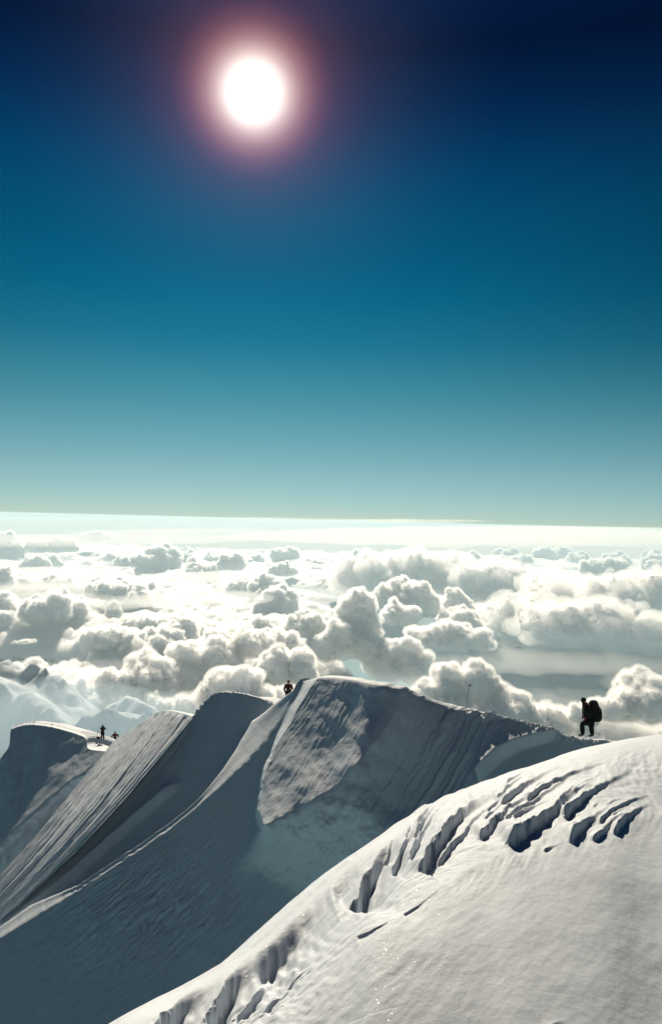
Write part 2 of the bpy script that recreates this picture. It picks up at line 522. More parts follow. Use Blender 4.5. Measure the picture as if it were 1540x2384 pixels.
def main_ridge():
    pl = Plane(DARK_N, at(1000, 1620, 39.2))
    edge = [(712, 1577), (690, 1603), (641, 1700), (560, 1787), (430, 1902), (230, 2042), (0, 2184), (-260, 2347)]
    cr = [((750, 1566), (-170, 2500)), ((800, 1568), (-60, 2620)), ((860, 1578), (40, 2700)), ((925, 1590), (150, 2750)), ((1000, 1620), (250, 2750)),
          ((1080, 1645), (350, 2750)), ((1130, 1660), (430, 2760)), ((1200, 1680), (520, 2770)), ((1290, 1705), (640, 2780)),
          ((1345, 1719), (720, 2780)), ((1400, 1722), (820, 2780)), ((1560, 1748), (1000, 2800)), ((1760, 1790), (1200, 2820))]
    cols = [edge] + [fall(c, e) for c, e in cr]

    def fn(P, U, V, c, r, n):
        x, y, z = P[..., 0], P[..., 1], P[..., 2]
        d = np.zeros_like(x)
        c_ = c; c = c + .16 * fbm(U / 70, V / 70, 0, 3, 70) + .05 * noise(U / 18, V / 18, 0, 69)
        # broken cornice slab on the left, proud of the slope
        left = [(740, 1540), (699, 1603), (671, 1650), (649, 1700), (630, 1744), (612, 1790), (603, 1850), (600, 1890), (604, 1925), (600, 1990), (596, 2200), (596, 2700)]
        low = [(100, 2140), (470, 1985), (585, 1935), (605, 1926), (680, 1890), (780, 1832), (850, 1755), (900, 1690), (925, 1640), (932, 1585), (935, 1300)]
        sl, _ = poly_dist(U, V, left); sl = -sl                  # + right of the broken edge
        so, _ = poly_dist(U, V, low)                             # + below the lower border
        wob = 12 * noise(U / 34, V / 34, 0, 71) + 5 * noise(U / 11, V / 11, 0, 72)
        up = np.maximum(-(so + wob), 0)
        wl = wob * sm(1700, 1760, V)
        lean = np.clip(1 - np.maximum(-so, 0) / 330.0, 0, 1)
        rel = 1 - sm(-10, 95 + 1.0 * np.maximum(sl, 0), so + wob)
        edge_w = 6 + 1.2 * np.maximum(so, 0)
        push = 2.6 * lean * (.95 + .10 * fbm(U / 80, V / 110, 0, 3, 76)) * sm(-3 - np.maximum(so, 0), edge_w + 14 * (1 - sm(1660, 1760, V)), sl + wl * .5) * rel * (1 - sm(130, 330, sl - .3 * (V - 1600)))
        body = sm(-3, 7, sl) * sm(0, 30, up) * (1 - sm(140, 300, sl))
        d += body * (0.05 * fbm(x * .9, y * .9, z * .9, 5, 73, gain=.6) + .012 * fbm(c * 7, r * .8, 0, 3, 74))
        d -= 0.35 * np.exp(-r / .30) * (1 - sm(5, 7, c))
        # flutes that hang from the crest and sweep down to the left
        fl = fbm(c * 3.2 + .25 * r, r * .35, 0, 3, 81)
        fade = sm(0.2, 1.0, r) * (1 - sm(2.6, 4.5, r)) * sm(4.0, 5.4, c + .15 * r) * (1 - sm(7.2, 7.8, c))
        d += 0.34 * fl * fade
        d += 0.028 * fbm(c * 9, r * .9, 0, 4, 83) * (0.35 + .65 * sm(.3, 1.5, r)) * (1 - .6 * sm(4, 6, r))
        # long raking streaks low on the left
        lowm = np.exp(-((U - 330) / 230) ** 2) * np.exp(-((V - 2110) / 150) ** 2)
        d += lowm * 0.26 * fbm(c * 22 + .5 * fbm(U / 90, V / 90, 0, 2, 85), r * 3.2, 0, 4, 84)
        # the stepped hollow near the right end
        st, _ = poly_dist(U, V, [(1126, 1655), (1122, 1700), (1114, 1790)])
        st = -st
        wd, wt = poly_dist(U, V, [(1296, 1700), (1262, 1712), (1205, 1728), (1160, 1752), (1112, 1800)])
        wd = -wd
        m = sm(-3, 5, st) * np.exp(-np.maximum(st, 0) / 300)
        d += 0.55 * m * np.where(wd < 0, np.exp(np.minimum(wd, 0) / 45.0), 1 - sm(0, 22, wd)) * (1 - sm(1290, 1330, U))
        # trampled snow along the crest
        foot = sm(5.3, 6.2, c) * (1 - sm(11, 11.6, c)) * (1 - sm(.10, .85, r))
        d += foot * 0.22 * np.maximum(fbm(x * 2.4, y * 2.4, 0, 3, 91), -.5)
        d += 0.12 * fbm(x * .22, y * .22, z * .22, 3, 95)
        P = P + d[..., None] * n
        P = P * (1 - push / .6 / np.linalg.norm(P, axis=-1))[..., None]
        # saddle to the right of the hollow lies flatter
        sad = sm(1270, 1330, U - (V - 1712) * -.75)
        P[..., 1] += 0
        P[..., 2] += sad * 0.0
        # small drips along the cornice lip
        lip = np.exp(-r / .25) * (0.10 * noise(c * 3, 0, 0, 97) + .05 * noise(c * 9, 0, 0, 98))
        P[..., 2] += lip * sm(1, 3, c) * (1 - .5 * sm(6, 8, c))
        return P

    def flank(r):
        # sunlit flank left of the edge, widest beside the saddle, then a gully that fills the gap to the next rib
        w = np.interp(r, [-1, 1.15, 1.6, 2.1, 2.6, 3.2, 3.8, 5.2, 5.7, 6.3, 7], [.10, .12, .9, 1.5, 1.2, .65, .25, .2, .7, .4, .2])
        o = lambda a, b, c: np.stack([-w + a, w * 2.6 + b, -.22 * w + c], -1)
        return [np.stack([-.5 * w, 1.3 * w, -.09 * w], -1), o(0, 0, 0), o(-.3, 1.0, -1.6), o(-.2, 3.0, -3.6), o(1, 7, -7)]
    build_sheet('corniced_ridge', 'long shaded snow ridge with a cornice crest leading to the standing climber', cols, pl,
                [(.18, .45, -.13), (1.1, 2.2, -1.2), (4, 7, -6), (12, 20, -22)], 400, 560, left=flank, fn=fn)


S34 = [(450, 1668), (438, 1684), (400, 1732), (350, 1792), (275, 1880), (190, 1970), (90, 2066), (-160, 2290)]


def middle_rib():
    pl = Plane(DARK_N, at(450, 1668, 49.5))
    cols = [[(p[0] - 16, p[1] + 4) for p in S34], S34, fall((470, 1640), (-120, 2340)), fall((490, 1620), (-80, 2380)), fall((512, 1611), (-50, 2420)), fall((560, 1614), (0, 2440)),
            [(600, 1624), (604, 1640), (600, 1690), (545, 1770), (500, 1832), (400, 1930), (260, 2060), (80, 2300)],
            [(622, 1632), (625, 1645), (622, 1690), (580, 1765), (535, 1820), (440, 1920), (320, 2060), (140, 2300)],
            [(648, 1648), (652, 1665), (650, 1700), (620, 1770), (575, 1830), (490, 1930), (390, 2060), (220, 2300)],
            [(700, 1690), (710, 1710), (710, 1740), (690, 1800), (640, 1870), (560, 1970), (460, 2100), (300, 2330)]]
    z8 = [0] * 8
    dl = [[-1.0] * 8, z8, z8, z8, z8, z8, z8, z8, z8, [.0, 0, .5, 1, 1, 1, 1, 1]]

    def fn(P, U, V, c, r, n):
        x, y, z = P[..., 0], P[..., 1], P[..., 2]
        d = 0.12 * fbm(x * .25, y * .25, z * .25, 3, 101) + .03 * fbm(c * 9, r * .8, 0, 3, 102)
        s, t = poly_dist(U, V, [(425, 1812), (400, 1832), (340, 1885), (260, 1955), (150, 2052), (20, 2160)])
        s = -s + 3 * noise(U / 25, V / 25, 0, 104)
        d += 0.40 * sm(0, .1, t) * np.where(s < 0, np.exp(np.minimum(s, 0) / 22.0), (1 - sm(0, 16, s)))
        d += np.exp(-r / .4) * .25 * noise(c * 5, 0, 0, 105)
        return P + d[..., None] * n
    build_sheet('middle_snow_rib', 'dark shaded snow rib between the fluted slope and the corniced ridge', cols, pl,
                [(.25, .7, -.2), (1.2, 4, -1.5), (3, 11, -4.2), (12, 22, -22)], 260, 300, delta=dl, fn=fn)


class Affine:
    """plane given as 1/depth linear in the picture"""
    def __init__(s, pts):
        M = []; b = []
        for u, v, d in pts:
            r = at(u, v, d); M.append(r); b.append(1.0)
        n = np.linalg.solve(np.array(M), np.array(b))
        s.k = 1.0 / np.linalg.norm(n); s.n = n * s.k
        if s.n[2] < 0: s.n = -s.n; s.k = -s.k

    def __call__(s, u, v):
        r = ray(u, v)
        return r * (s.k / (r @ s.n))[..., None]


def fluted_slope():
    pl = Affine([(450, 1668, 49.5), (0, 2140, 45.7), (255, 1735, 66)])
    edge = [(256, 1735), (246, 1748), (222, 1778), (180, 1830), (105, 1922), (5, 2036), (-80, 2130), (-200, 2260)]
    tops = [(272, 1719), (300, 1701), (345, 1671), (374, 1655), (402, 1656), (430, 1662)]
    cols = [edge]
    e, b = np.array(edge, float), np.array(S34, float)
    for i, t in enumerate(tops):
        w = (i + 1) / (len(tops) + 1)
        c = e * (1 - w) + b * w
        off = np.array(t) - c[0]
        cols.append([tuple(c[k] + off * (1 - FR[k]) ** 2.2) for k in range(8)])
    cols.append(S34)

    def fn(P, U, V, c, r, n):
        x, y, z = P[..., 0], P[..., 1], P[..., 2]
        m = sm(.05, .9, r); c = c + .05 * fbm(U / 60, V / 60, 0, 2, 110)
        d = m * (0.32 * fbm(c * 2.0, r * .07, 0, 3, 111) + 0.15 * fbm(c * 8, r * .10, 0, 3, 112) + .06 * fbm(c * 26, r * .22, 0, 2, 113))
        d += .1 * fbm(x * .6, y * .6, z * .6, 3, 114)
        return P + d[..., None] * n
    build_sheet('fluted_snow_slope', 'sunlit fluted snow slope striped with wind grooves left of the middle rib', cols, pl,
                [(.5, .8, -.25), (2, 3, -1.8), (6, 8, -8), (12, 20, -26)], 290, 420, left=[(-.4, 1.4, -1.2), (-1.5, 5, -6), (-3, 12, -20)], fn=fn)


def far_block():
    pl = Plane((-.47, -.58, .665), at(130, 1687, 98))
    cols = [[(28, 1694), (26, 1705), (22, 1738), (2, 1768), (-30, 1830), (-80, 1910), (-130, 1990), (-200, 2120)],
            fall((48, 1685), (-150, 2150)), fall((78, 1681), (-100, 2160)), fall((130, 1688), (-30, 2160)), fall((182, 1703), (60, 2170)),
            fall((202, 1714), (110, 2170)), fall((208, 1737), (150, 2170)), fall((264, 1745), (240, 2180)), fall((330, 1765), (330, 2190))]

    def fn(P, U, V, c, r, n):
        x, y, z = P[..., 0], P[..., 1], P[..., 2]
        s, t = poly_dist(U, V, [(-60, 2010), (0, 1962), (100, 1872), (160, 1820), (205, 1792), (268, 1742)])
        wv = 8 * noise(U / 20, V / 20, 0, 121)
        push = 3.6 * np.exp(np.minimum(s, 0) / 120.0) * (1 - sm(0, 60, s + wv)) * sm(0, .6, r)
        P = P * (1 - push / .6 / np.linalg.norm(P, axis=-1))[..., None]
        d = 0.09 * fbm(x * .45, y * .45, z * .45, 4, 122, gain=.5) * sm(8, -25, s)
        d += .2 * fbm(x * .3, y * .3, z * .3, 3, 123)
        d += np.exp(-r / .3) * .3 * noise(c * 5, 0, 0, 124)
        return P + d[..., None] * n
    # the top runs back to its own skyline before falling away
    build_sheet('far_snow_block', 'broken snow block with a flat lit top where two climbers pass', cols, pl,
                [(1.0, 2.0, -.5), (4.0, 5.0, -2.6), (9, 12, -7.5), (20, 30, -28)], 200, 240, left=[(-.6, 1.6, -.8), (-2, 7, -5), (-5, 16, -20)], fn=fn)


near_slope()
main_ridge()
middle_rib()
fluted_slope()
far_block()

# ------------------------------------------------------------------ clouds far below
def surface_nets(f):
    """quads and vertices (grid units) of the zero surface, inside where f > 0"""
    ins = f > 0
    nx, ny, nz = f.shape
    c = [(i, j, k) for i in (0, 1) for j in (0, 1) for k in (0, 1)]
    cnt = np.zeros((nx - 1, ny - 1, nz - 1), np.int8)
    for i, j, k in c:
        cnt += ins[i:nx - 1 + i, j:ny - 1 + j, k:nz - 1 + k]
    act = (cnt > 0) & (cnt < 8)
    idx = np.full(act.shape, -1, np.int64); X = np.argwhere(act); idx[act] = np.arange(len(X))
    acc = np.zeros((len(X), 3)); num = np.zeros(len(X))
    val = {o: f[X[:, 0] + o[0], X[:, 1] + o[1], X[:, 2] + o[2]] for o in c}
    for a in c:
        for ax in range(3):
            if a[ax]: continue
            b = list(a); b[ax] = 1; b = tuple(b)
            va, vb = val[a], val[b]
            m = (va > 0) != (vb > 0)
            t = np.where(m, va / np.where(m, va - vb, 1), 0)
            p = np.array(a, float) + t[:, None] * np.eye(3)[ax]
            acc += np.where(m[:, None], p, 0); num += m
    V = X + acc / num[:, None]
    quads = []
    for ax in range(3):
        o = [a for a in range(3) if a != ax]
        sl0 = [slice(1, -1)] * 3; sl0[ax] = slice(0, -1)
        sl1 = [slice(1, -1)] * 3; sl1[ax] = slice(1, None)
        A, B = ins[tuple(sl0)], ins[tuple(sl1)]
        E = np.argwhere(A != B); fl = A[A != B]
        base = E.copy(); base[:, o] += 1
        d1 = np.eye(3, dtype=int)[o[0]]; d2 = np.eye(3, dtype=int)[o[1]]
        g = lambda q: idx[q[:, 0], q[:, 1], q[:, 2]]
        Q = np.stack([g(base - d1 - d2), g(base - d2), g(base), g(base - d1)], 1)
        flip = fl if ax != 1 else ~fl
        Q = np.where(flip[:, None], Q, Q[:, ::-1])
        quads.append(Q)
    return V, np.concatenate(quads)


def vert_normals(V, Q):
    n = np.cross(V[Q[:, 2]] - V[Q[:, 0]], V[Q[:, 3]] - V[Q[:, 1]])
    out = np.zeros_like(V)
    for k in range(4):
        np.add.at(out, Q[:, k], n)
    return out / (np.linalg.norm(out, axis=1, keepdims=True) + 1e-12)


def cloud_material(name, radius, aniso=0.0, bump=None):
    m, t, b = new_mat(name)
    b.inputs['Base Color'].default_value = (0.998, 0.988, 0.972, 1)
    b.inputs['Roughness'].default_value = 1.0
    b.inputs['Specular IOR Level'].default_value = 0.0
    b.subsurface_method = 'RANDOM_WALK'
    b.inputs['Subsurface Weight'].default_value = 1.0
    b.inputs['Subsurface Radius'].default_value = (1, 1, 1)
    b.inputs['Subsurface Scale'].default_value = radius
    b.inputs['Subsurface Anisotropy'].default_value = aniso
    if bump:
        geo = N(t, 'ShaderNodeNewGeometry')
        n1 = N(t, 'ShaderNodeTexNoise', i_Scale=bump[0], i_Detail=5.0, i_Roughness=0.6)
        t.links.new(geo.outputs['Position'], n1.inputs['Vector'])
        bp = N(t, 'ShaderNodeBump', i_Strength=bump[2], i_Distance=bump[1])
        t.links.new(n1.outputs['Fac'], bp.inputs['Height']); t.links.new(bp.outputs[0], b.inputs['Normal'])
    return m


M_cloud = cloud_material('cumulus', 260.0, 0.65, (1 / 160.0, 60.0, 0.6))


def veil_material(name, density, g):
    m = bpy.data.materials.new(name); m.use_nodes = True
    t = m.node_tree; t.nodes.clear()
    v = N(t, 'ShaderNodeVolumePrincipled')
    v.inputs['Color'].default_value = (.99, .99, .99, 1)
    v.inputs['Density'].default_value = density
    v.inputs['Anisotropy'].default_value = g
    o_ = N(t, 'ShaderNodeOutputMaterial'); t.links.new(v.outputs[0], o_.inputs['Volume'])
    return m


M_veil = veil_material('cloud_mist', 1 / 110.0, .7)
M_soft = veil_material('soft_cloud_mist', 1 / 420.0, .6)


def make_cumulus(seed, ex=1.0, ey=0.7, hz=0.7, lobes=7, cell=0.026, r0=.30):
    """billowed cumulus about 2 units wide, base at z = 0"""
    rnd = random.Random(seed)
    sp = []
    for i in range(lobes):
        a = i * 2.4 + rnd.uniform(-.5, .5); q = math.sqrt((i + .3) / lobes) * .78
        x, y = math.cos(a) * q * ex, math.sin(a) * q * ey
        r = r0 * rnd.uniform(.85, 1.15) * (1.1 - .3 * q)
        top = max(r * .6, hz * (1 - q ** 2) * rnd.uniform(.65, 1.05))
        z = 0.0
        while True:
            last = z + r * 1.0 >= top
            sp.append((x, y, min(z, max(0, top - r)), r, 0))
            if last: break
            z += r * .8
            x += rnd.uniform(-.10, .10); y += rnd.uniform(-.08, .08); r *= rnd.uniform(.86, 1.06)
    for lev, (cnt, k0, k1) in enumerate(((10, .36, .62), (8, .30, .52))):
        for x, y, z, r, l in [s for s in sp if s[4] == lev]:
            for _ in range(cnt):
                ct = rnd.uniform(-.3, 1); ph = rnd.uniform(0, 2 * math.pi); st = math.sqrt(1 - ct * ct)
                q = r * rnd.uniform(.70, .98)
                sp.append((x + q * st * math.cos(ph), y + q * st * math.sin(ph), z + q * ct, r * rnd.uniform(k0, k1), lev + 1))
    mx = np.array([(s[0] - s[3], s[1] - s[3], s[2] - s[3]) for s in sp]).min(0) - .12
    Mx = np.array([(s[0] + s[3], s[1] + s[3], s[2] + s[3]) for s in sp]).max(0) + .12
    mx[2] = max(mx[2], -.30)
    sh = np.ceil((Mx - mx) / cell).astype(int) + 1
    g = [mx[a] + cell * np.arange(sh[a]) for a in range(3)]
    f = np.full(sh, -.15, np.float32)
    for x, y, z, r, l in sp:
        lo = [max(0, int((c - r - .15 - mx[a]) / cell)) for a, c in enumerate((x, y, z))]
        hi = [min(sh[a], int((c + r + .15 - mx[a]) / cell) + 2) for a, c in enumerate((x, y, z))]
        if any(h <= l_ for h, l_ in zip(hi, lo)): continue
        X = g[0][lo[0]:hi[0], None, None]; Y = g[1][None, lo[1]:hi[1], None]; Z = g[2][None, None, lo[2]:hi[2]]
        d = r - np.sqrt((X - x) ** 2 + (Y - y) ** 2 + (Z - z) ** 2)
        v = f[lo[0]:hi[0], lo[1]:hi[1], lo[2]:hi[2]]
        np.maximum(v, d, out=v)
    f = np.minimum(f, (g[2][None, None, :] + .22))               # closed, roughly level base
    m = np.abs(f) < .13
    ii = np.argwhere(m)
    p = mx + ii * cell
    w = .085 * fbm(p[:, 0] * 2.3, p[:, 1] * 2.3, p[:, 2] * 2.3, 4, seed * 7 + 1, billow=True)
    f[m] += w.astype(np.float32)
    f[0] = f[-1] = -1; f[:, 0] = f[:, -1] = -1; f[:, :, 0] = f[:, :, -1] = -1
    V, Q = surface_nets(f)
    V = mx + V * cell
    n = vert_normals(V, Q)
    V = V + n * (.028 * fbm(V[:, 0] * 11, V[:, 1] * 11, V[:, 2] * 11, 3, seed * 7 + 3, billow=True))[:, None]
    core = mesh_np('cloud', V - n * .012, Q, M_cloud)
    veil = mesh_np('mist_fringe', V + n * (.058 + .055 * fbm(V[:, 0] * 5, V[:, 1] * 5, V[:, 2] * 5, 3, seed * 7 + 5))[:, None], Q, M_veil)
    return core, veil


DECK = -2500.0


def cloud_deck():
    nr, na = 400, 620
    az = np.radians(np.linspace(-36, 36, na))[None, :]
    d = np.exp(np.linspace(math.log(7000), math.log(115000), nr))[:, None]
    x, y = d * np.tan(az), d + 0 * az
    X, Y = x / 1000.0, y / 1000.0
    wx, wy = X + .8 * fbm(X * .25, Y * .25, 0, 2, 201), Y + .8 * fbm(X * .25, Y * .25, 0, 2, 202)
    big = fbm(wx * .085, wy * .06, 0, 3, 203)
    bil = fbm(wx * .42, wy * .42, 0, 5, 204, gain=.55, billow=True)
    fine = fbm(X * 2.1, Y * 2.1, 0, 3, 205, billow=True)
    U, V, D = project(np.stack([x, y, np.full_like(x, DECK)], -1))

    def blob(cu, cv, ru, rv):
        return np.exp(-(((U - cu) / ru) ** 2 + ((V - cv) / rv) ** 2))
    cov = (big + .45 * blob(470, 1500, 300, 90) + .40 * blob(330, 1620, 420, 60) - .85 * blob(1250, 1560, 210, 62) - .9 * blob(60, 1520, 190, 48) - .4 * blob(1000, 1600, 140, 90)
           - .45 * blob(835, 1510, 60, 60) - .30 * blob(230, 1378, 260, 14) + .5 * blob(1330, 1400, 260, 60) - .35 * blob(560, 1370, 60, 18) - .3 * blob(1000, 1480, 120, 40))
    t = sm(-.16, .20, cov)
    z = DECK - 520 * (1 - t) ** 2 + np.sqrt(t) * (160 + 400 * bil + 110 * fine)
    far = sm(45, 80, Y)
    z = z * (1 - far) + far * (DECK + 200 + 100 * bil + 1500 * sm(62, 118, Y) + 70 * fbm(X * .02, Y * .16, 0, 3, 209))
    t = np.maximum(t, far)

    split = int(np.searchsorted(d[:, 0], 62000))

    def cut(zz, mat, nm, r0, r1):
        i = np.arange(nr * na).reshape(nr, na)
        q = np.stack([i[:-1, :-1], i[:-1, 1:], i[1:, 1:], i[1:, :-1]], -1)
        keep = np.minimum(np.minimum(t[:-1, :-1], t[1:, 1:]), np.minimum(t[:-1, 1:], t[1:, :-1])) > .03
        keep[:r0] = False; keep[r1:] = False
        return mesh_np(nm, np.stack([x, y, zz], -1).reshape(-1, 3), q[keep], mat)
    ms, ts, bs = new_mat('thin_stratus')
    bs.inputs['Base Color'].default_value = (.88, .79, .69, 1); bs.inputs['Roughness'].default_value = 1; bs.inputs['Specular IOR Level'].default_value = 0
    tag(link(bpy.data.objects.new('stratus_layer', cut(z, ms, 'stratus_layer', split, nr))), 'pale flat cloud layer reaching the horizon', 'clouds', kind='stuff')
    me = cut(z, M_cloud, 'cloud_sea', 0, split)
    # the mist sinks under the cloud surface before the rims of the gaps and the outer border
    ed = np.minimum(np.minimum(np.arange(nr), nr - 1 - np.arange(nr))[:, None], np.minimum(np.arange(na), na - 1 - np.arange(na))[None, :])
    th = (200 * t + 40) * np.clip(.5 + fbm(X * 1.3, Y * 1.3, 0, 3, 207), .1, 2) + 15
    zv = z + th * sm(.10, .3, t) - 40 * (1 - sm(.06, .14, t)) - 60 * (1 - sm(1, 6, ed)) - 100 * sm(split - 8, split - 2, np.arange(nr))[:, None]
    ov = link(bpy.data.objects.new('cloud_mist', cut(zv, M_veil, 'cloud_mist', 0, split)))
    tag(ov, 'thin mist lying over the cloud tops', 'mist', kind='stuff')
    o = link(bpy.data.objects.new('cloud_sea', me))
    return tag(o, 'sea of white cloud tops stretching to the horizon', 'clouds', kind='stuff')


def valley_floor():
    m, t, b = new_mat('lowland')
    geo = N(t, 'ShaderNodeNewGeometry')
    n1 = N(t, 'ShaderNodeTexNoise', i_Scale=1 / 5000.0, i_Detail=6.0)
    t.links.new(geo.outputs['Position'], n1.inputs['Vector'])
    cr = ramp(t, [(.35, (.24, .42, .50)), (.7, (.36, .54, .60))])  # haze over the lowland is put into its colour as pale blue grey
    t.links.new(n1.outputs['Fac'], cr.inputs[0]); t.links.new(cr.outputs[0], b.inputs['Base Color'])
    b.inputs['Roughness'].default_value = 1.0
    q = 12
    xs = np.linspace(-118000, 118000, q + 1); ys = np.linspace(-12000, 118000, q + 1)
    Y, X = np.meshgrid(ys, xs, indexing='ij')
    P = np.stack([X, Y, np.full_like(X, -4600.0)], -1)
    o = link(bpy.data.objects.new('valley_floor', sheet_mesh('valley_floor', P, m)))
    return tag(o, 'lowland painted haze blue, seen through gaps in the clouds', kind='structure')


def haze_box():
    m = bpy.data.materials.new('haze_air'); m.use_nodes = True
    t = m.node_tree; t.nodes.clear()
    v = N(t, 'ShaderNodeVolumePrincipled')
    v.inputs['Color'].default_value = (.61, .82, .94, 1)
    v.inputs['Density'].default_value = 2.0e-5
    v.inputs['Anisotropy'].default_value = 0.25
    o_ = N(t, 'ShaderNodeOutputMaterial'); t.links.new(v.outputs[0], o_.inputs['Volume'])
    bm = bmesh.new(); bmesh.ops.create_cube(bm, size=1.0)
    x, y0, y1, z0, z1 = 120000., -14000., 120000., -4601., 4.
    for vv in bm.verts:
        vv.co = (vv.co.x * 2 * x, y0 + (vv.co.y + .5) * (y1 - y0), z0 + (vv.co.z + .5) * (z1 - z0))
    me = bpy.data.meshes.new('haze'); bm.to_mesh(me); bm.free(); me.materials.append(m)
    o = link(bpy.data.objects.new('haze', me))
    return tag(o, 'pale air between the camera and the horizon', kind='stuff')


import time as _t
_t0 = _t.time()
protos = [make_cumulus(11, 1.0, .8, .62, 7), make_cumulus(12, .55, .5, 1.15, 5, r0=.34), make_cumulus(13, 1.35, .6, .42, 11, r0=.27), make_cumulus(14, 1.0, .8, .85, 8, r0=.33),
          make_cumulus(15, .8, .6, .5, 5), make_cumulus(16, 1.25, .7, .55, 10, r0=.30)]
print('protos', _t.time() - _t0, [len(p[0].polygons) for p in protos])
cloud_deck()
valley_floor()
haze_box()
GRP = 'cumulus heads rising from the cloud sea'
SIZE = []
for core, veil in protos:
    c = np.empty(len(core.vertices) * 3, np.float32); core.vertices.foreach_get('co', c); c = c.reshape(-1, 3)
    SIZE.append((np.ptp(c[:, 0]), c[:, 2].max(), (c[:, 0].max() + c[:, 0].min()) / 2))


def put_cloud(k, u, top, w, vd, rot, label, group=GRP, soft=False, hs=1.0):
    """head top at image row `top`, so many picture units wide, standing as far off as the cloud layer at row vd"""
    d = -DECK / -ray(u, vd)[2]
    m = d / F
    sx = w * m / SIZE[k][0]
    P = at(u, top, d) - np.array([0, 0, sx * hs * SIZE[k][1]])
    o = link(bpy.data.objects.new('cloud', protos[k][0]))
    o.location = P; o.scale = (sx, sx, sx * hs); o.rotation_euler = (0, 0, math.radians(rot))
    tag(o, label, 'cloud', group)
    f = link(bpy.data.objects.new('mist_fringe', protos[k][1] if not soft else protos_soft[k]), o)
    if soft: f.scale = (1.15, 1.15, 1.18)
    tag(f, kind='stuff')
    return o


protos_soft = []
for core, veil in protos:
    me = veil.copy(); me.materials.clear(); me.materials.append(M_soft); protos_soft.append(me)

CLOUDS = [
    (0, 8, 1236, 120, 1296, 10, 'dark cumulus with a white rim at the left edge just under the horizon'),
    (5, 120, 1249, 130, 1306, 40, 'low hazy cumulus right of the dark one at the left edge under the horizon'),
    (2, 228, 1236, 74, 1290, 200, 'small pale cumulus nearest the horizon on the left'),
    (3, 375, 1264, 120, 1332, 90, 'big dark blue cumulus standing alone below the horizon on the left'),
    (5, 320, 1288, 110, 1336, 10, 'lower rounded cumulus joined to the big dark blue one on its left'),
    (4, 442, 1279, 60, 1310, 30, 'small cloud with a flat tail right of the big dark blue cumulus'),
    (1, 8, 1318, 62, 1398, 120, 'blue shaded cumulus column cut by the left edge above the cloud banks'),
    (3, 540, 1286, 74, 1350, 10, 'stacked cumulus heads between the big dark cumulus and the picture middle'),
    (5, 662, 1272, 110, 1308, 60, 'row of small dark cloud heads near the horizon left of the soft grey bank'),
    (0, 620, 1333, 110, 1396, 250, 'dark two-headed cumulus on the bright cloud floor left of the towers'),
    (1, 832, 1368, 120, 1560, 20, 'tall grey cloud tower with a bright rim above the cornice crest'),
    (0, 800, 1440, 190, 1575, 200, 'shaded cumulus heads at the foot of the tall grey cloud tower on its left'),
    (3, 946, 1343, 150, 1500, 140, 'cloud tower with a flat shaded face and brilliant rim right of the grey tower'),
    (4, 925, 1393, 110, 1520, 60, 'rounded cloud head in front of the brilliant rimmed tower'),
    (1, 1062, 1368, 84, 1490, 300, 'rounded cloud tower with a dark hollow right of the brilliant rimmed tower'),
    (3, 1072, 1410, 120, 1515, 100, 'bright cumulus below the rounded cloud tower with the dark hollow'),
    (2, 1040, 1446, 220, 1545, 200, 'low bright cumulus heads in front of the cloud towers'),
    (0, 930, 1480, 200, 1580, 310, 'shaded cumulus low between the grey tower and the crest'),
    (2, 960, 1527, 36, 1565, 0, 'tiny bright cloud scrap over the blue gap above the crest'),
    (3, 1080, 1532, 190, 1760, 15, 'bright cumulus peak rising behind the trail marker'),
    (0, 1010, 1580, 180, 1770, 150, 'bright cumulus left of the trail marker just over the crest'),
    (0, 1170, 1592, 210, 1775, 90, 'cloud shoulder on the right of the cumulus peak behind the trail marker'),
    (2, 1270, 1640, 250, 1780, 185, 'low cloud tail running from the shoulder toward the climber'),
    (0, 1490, 1556, 230, 1770, 75, 'bright cumulus right of the climber at the right edge'),
    (5, 1400, 1622, 200, 1790, 20, 'low cloud directly behind the climber with the backpack'),
    (5, 1402, 1297, 140, 1340, 20, 'cluster of dark bubbly heads at the right under the horizon'),
    (4, 1336, 1286, 44, 1312, 90, 'small square dark cloud on the pale horizon band at the right'),
    (3, 60, 1532, 150, 1720, 60, 'bright cumulus above the blue mountain at the left'),
    (0, 165, 1578, 190, 1740, 10, 'lower cumulus heads above the two distant climbers'),
    (1, 255, 1556, 90, 1720, 220, 'narrow shaded cumulus between the bright banks on the left'),
    (0, 340, 1515, 220, 1700, 100, 'bright billowing cumulus bank above the fluted slope'),
    (5, 340, 1610, 260, 1740, 10, 'hazy lower cumulus bank right of the two distant climbers'),
    (3, 475, 1480, 210, 1670, 30, 'broad bright cumulus bank left of the lone climber by the crest'),
    (5, 590, 1455, 250, 1650, 190, 'widest bright cumulus bank behind the lone climber by the crest'),
    (0, 560, 1545, 260, 1730, 290, 'bright cumulus low behind the rounded snow bump left of the crest'),
    (3, 670, 1500, 160, 1690, 200, 'bright cumulus touching the crest behind the lone climber'),
    (2, 255, 1458, 175, 1530, 0, 'long bright cumulus over the blue gap on the left'),
    (0, 420, 1428, 130, 1510, 80, 'round bright cumulus right of the long one over the blue gap'),
    (4, 80, 1385, 90, 1430, 30, 'small shaded cumulus pair below the column at the left edge'),
    (1, 265, 1397, 46, 1445, 60, 'leaning dark cloud head between two bright cloud rows at the left'),
    (3, 715, 1420, 110, 1560, 130, 'shaded cumulus between the bright left bank and the grey tower'),
]
for c in CLOUDS:
    put_cloud(*c)
